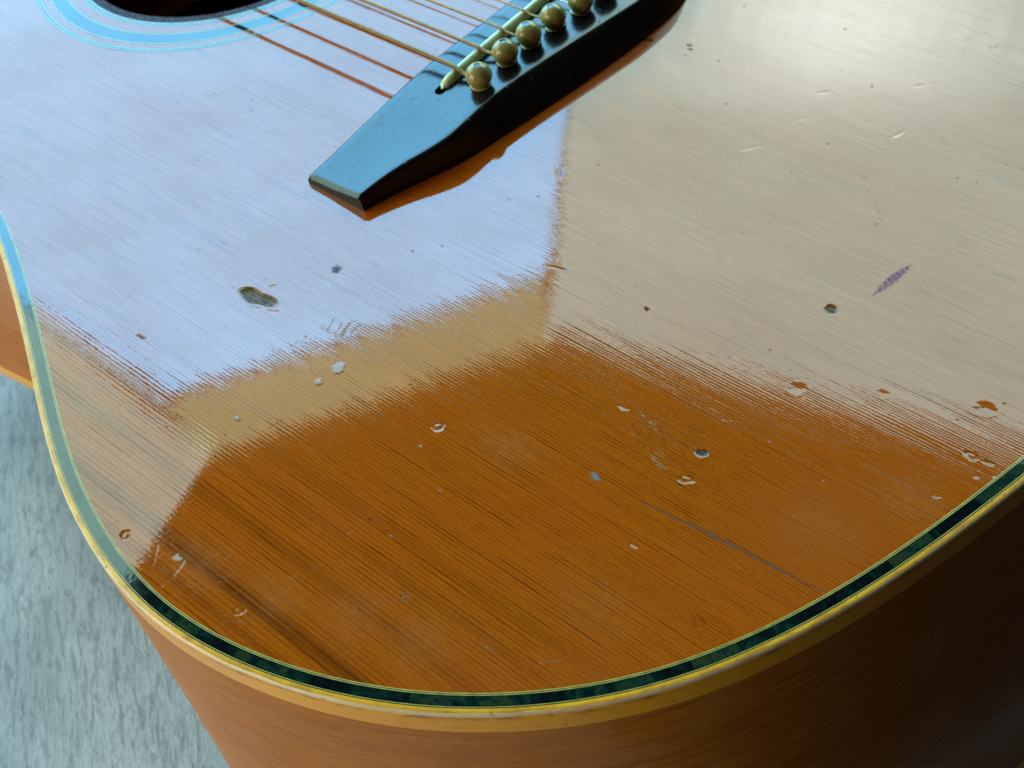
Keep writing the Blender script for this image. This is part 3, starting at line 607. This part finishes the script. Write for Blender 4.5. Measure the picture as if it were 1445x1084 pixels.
# saddle and its slot
SA, SB = np.array((-4.9, 33.6)), np.array((-0.9, -36.0))
sd = (SB - SA) / np.linalg.norm(SB - SA); sn = np.array((-sd[1], sd[0]))
V = []; F = []; ns = 60
for i in range(ns + 1):
    s_ = i / ns; c = SA + (SB - SA) * s_; dist = min(s_, 1 - s_) * np.linalg.norm(SB - SA)
    rise = 2.35 + 0.25 * math.sin(math.pi * s_); e = min(1.0, dist / 5.0); rise *= math.sqrt(max(0.0, 1 - (1 - e) ** 2)); hw = 1.55 * math.sqrt(max(0.04, 1 - (1 - min(1, dist / 1.6)) ** 2))
    bz = btop(c[0], c[1]) - 0.6
    for a in np.linspace(0, math.pi, 11): V.append((c[0] + sn[0] * hw * math.cos(a), c[1] + sn[1] * hw * math.cos(a), bz + (rise + 0.6) * math.sin(a) ** 0.6))
for i in range(ns):
    for j in range(10): F.append((i * 11 + j, i * 11 + j + 1, (i + 1) * 11 + j + 1, (i + 1) * 11 + j))
F.append(tuple(range(11))); F.append(tuple(ns * 11 + j for j in range(11))[::-1])
mesh_obj('saddle', V, F, M_SADDLE, bridge)
V = []
for a in np.linspace(0, 2 * math.pi, 28, endpoint=False):
    e = SA - sd * 0.6 if math.cos(a) < 0 else SA + sd * 6
    q = e + sd * 1.75 * math.cos(a) + sn * 1.75 * math.sin(a); V.append((q[0], q[1], btop(q[0], q[1]) + 0.05))
mesh_obj('saddle_slot', V, [tuple(range(28))], make_plain('slot_shadow_black', (0.0015, 0.0015, 0.0015), 0.95, 0.0), bridge, False)

# ---- bridge pins
PINS = [(-14.3, 26.8), (-13.7, 14.6), (-13.9, 4.1), (-14.5, -6.4), (-15.9, -16.3), (-16.7, -26.8)]
prof = [(2.4, -2.0), (2.5, 0.1), (3.05, 0.12), (3.2, 0.4), (3.0, 0.65), (2.75, 0.72), (2.85, 0.8)]
for a in range(1, 12):
    t = -math.pi / 2 + math.radians(44) + a / 11 * math.radians(120); prof.append((3.9 * math.cos(t), 3.65 + 3.75 * math.sin(t)))
prof += [(1.12, 7.22), (1.04, 7.10), (1.0, 6.9)]
for i, (x, y) in enumerate(PINS):
    z = btop(x, y); V, F = lathe(prof, 30)
    R = Matrix.Rotation(math.radians(rnd.uniform(-5, 5)), 3, 'X') @ Matrix.Rotation(math.radians(rnd.uniform(-6, 4)), 3, 'Y') @ Matrix.Rotation(rnd.uniform(0, 6), 3, 'Z')
    T = lambda p: tuple(R @ Vector(p) + Vector((x, y, z)))
    pin = mesh_obj('bridge_pin', [T(p) for p in V], F, M_PIN, guitar, True, 50)
    zi = 7.12 if i != 1 else 6.95
    dv = [(0, 0, zi)] + [(1.03 * math.cos(a), 1.03 * math.sin(a), zi) for a in np.linspace(0, 2 * math.pi, 20, endpoint=False)]
    mesh_obj('pin_dot', [T(p) for p in dv], [(0, 1 + q, 1 + (q + 1) % 20) for q in range(20)], M_DOT, pin, False)

# ---- strings
GA = [1.38, 1.10, 0.84, 0.64, 0.43, 0.31]
for i, (px, py) in enumerate(PINS):
    r = GA[i] / 2; y0 = 26.7 - 10.69 * i
    s_ = (SA[1] - y0) / (SA[1] - SB[1]); sx = SA[0] + (SB[0] - SA[0]) * s_
    hz = btop(sx, y0) + 2.35 + 0.25 * math.sin(math.pi * s_) + r - 0.12
    wound = i < 4
    bz = btop(px + 3.6, py)
    key = [(px + 3.0, py, bz - 1.5), (px + 3.6, py + 0.1, bz + 0.5), (px + 4.4, py + (y0 - py) * 0.3, bz + 1.35), (sx - 2.2, y0 + (py - y0) * .15, hz - 0.9), (sx, y0, hz), (sx + 2.5, y0, hz + 0.05), (sx + 300, y0 * (1 - 0.2 * 300 / 648), hz - 0.6)]
    key = np.array(key); d = np.concatenate([[0], np.cumsum(np.linalg.norm(np.diff(key, axis=0), axis=1))])
    step = 0.09 if wound else 1.0
    sfine = np.concatenate([np.arange(0, 150, step), np.arange(150, d[-1], 4.0)])
    sm_ = [np.convolve(np.interp(np.linspace(-3, 40, 400), d, key[:, q]), np.ones(13) / 13, 'same') for q in range(3)]
    pts = np.stack([np.interp(sfine, d, key[:, q]) for q in range(3)], 1)
    near = sfine < 36
    sq = np.linspace(-3, 40, 400)
    for q in range(3):
        pad = np.interp(sq, d, key[:, q]); pad = np.convolve(np.pad(pad, 6, mode='edge'), np.ones(13) / 13, 'valid')
        pts[near, q] = np.interp(sfine[near], sq, pad)
    rad = np.full(len(sfine), r)
    if wound: rad = np.where(sfine < 150, r * (1 + 0.11 * np.cos(2 * np.pi * sfine / (0.30 + 0.24 * r / 0.69))), r)
    V, F = tube(pts, rad, 10)
    mesh_obj('string', V, F, M_BRONZE if wound else M_STEEL, guitar)
    if wound:                                                # the thicker wrap over the ball end, beside the pin
        V, F = tube([(px + 3.3, py, bz + 0.1), (px + 4.1, py + 0.1, bz + 1.25), (px + 5.6, py + (y0 - py) * .35, bz + 1.75)], np.array([r + 0.25, r + 0.22, r + 0.12]), 10)
        mesh_obj('string_wrap', V, F, M_BRONZE, guitar)
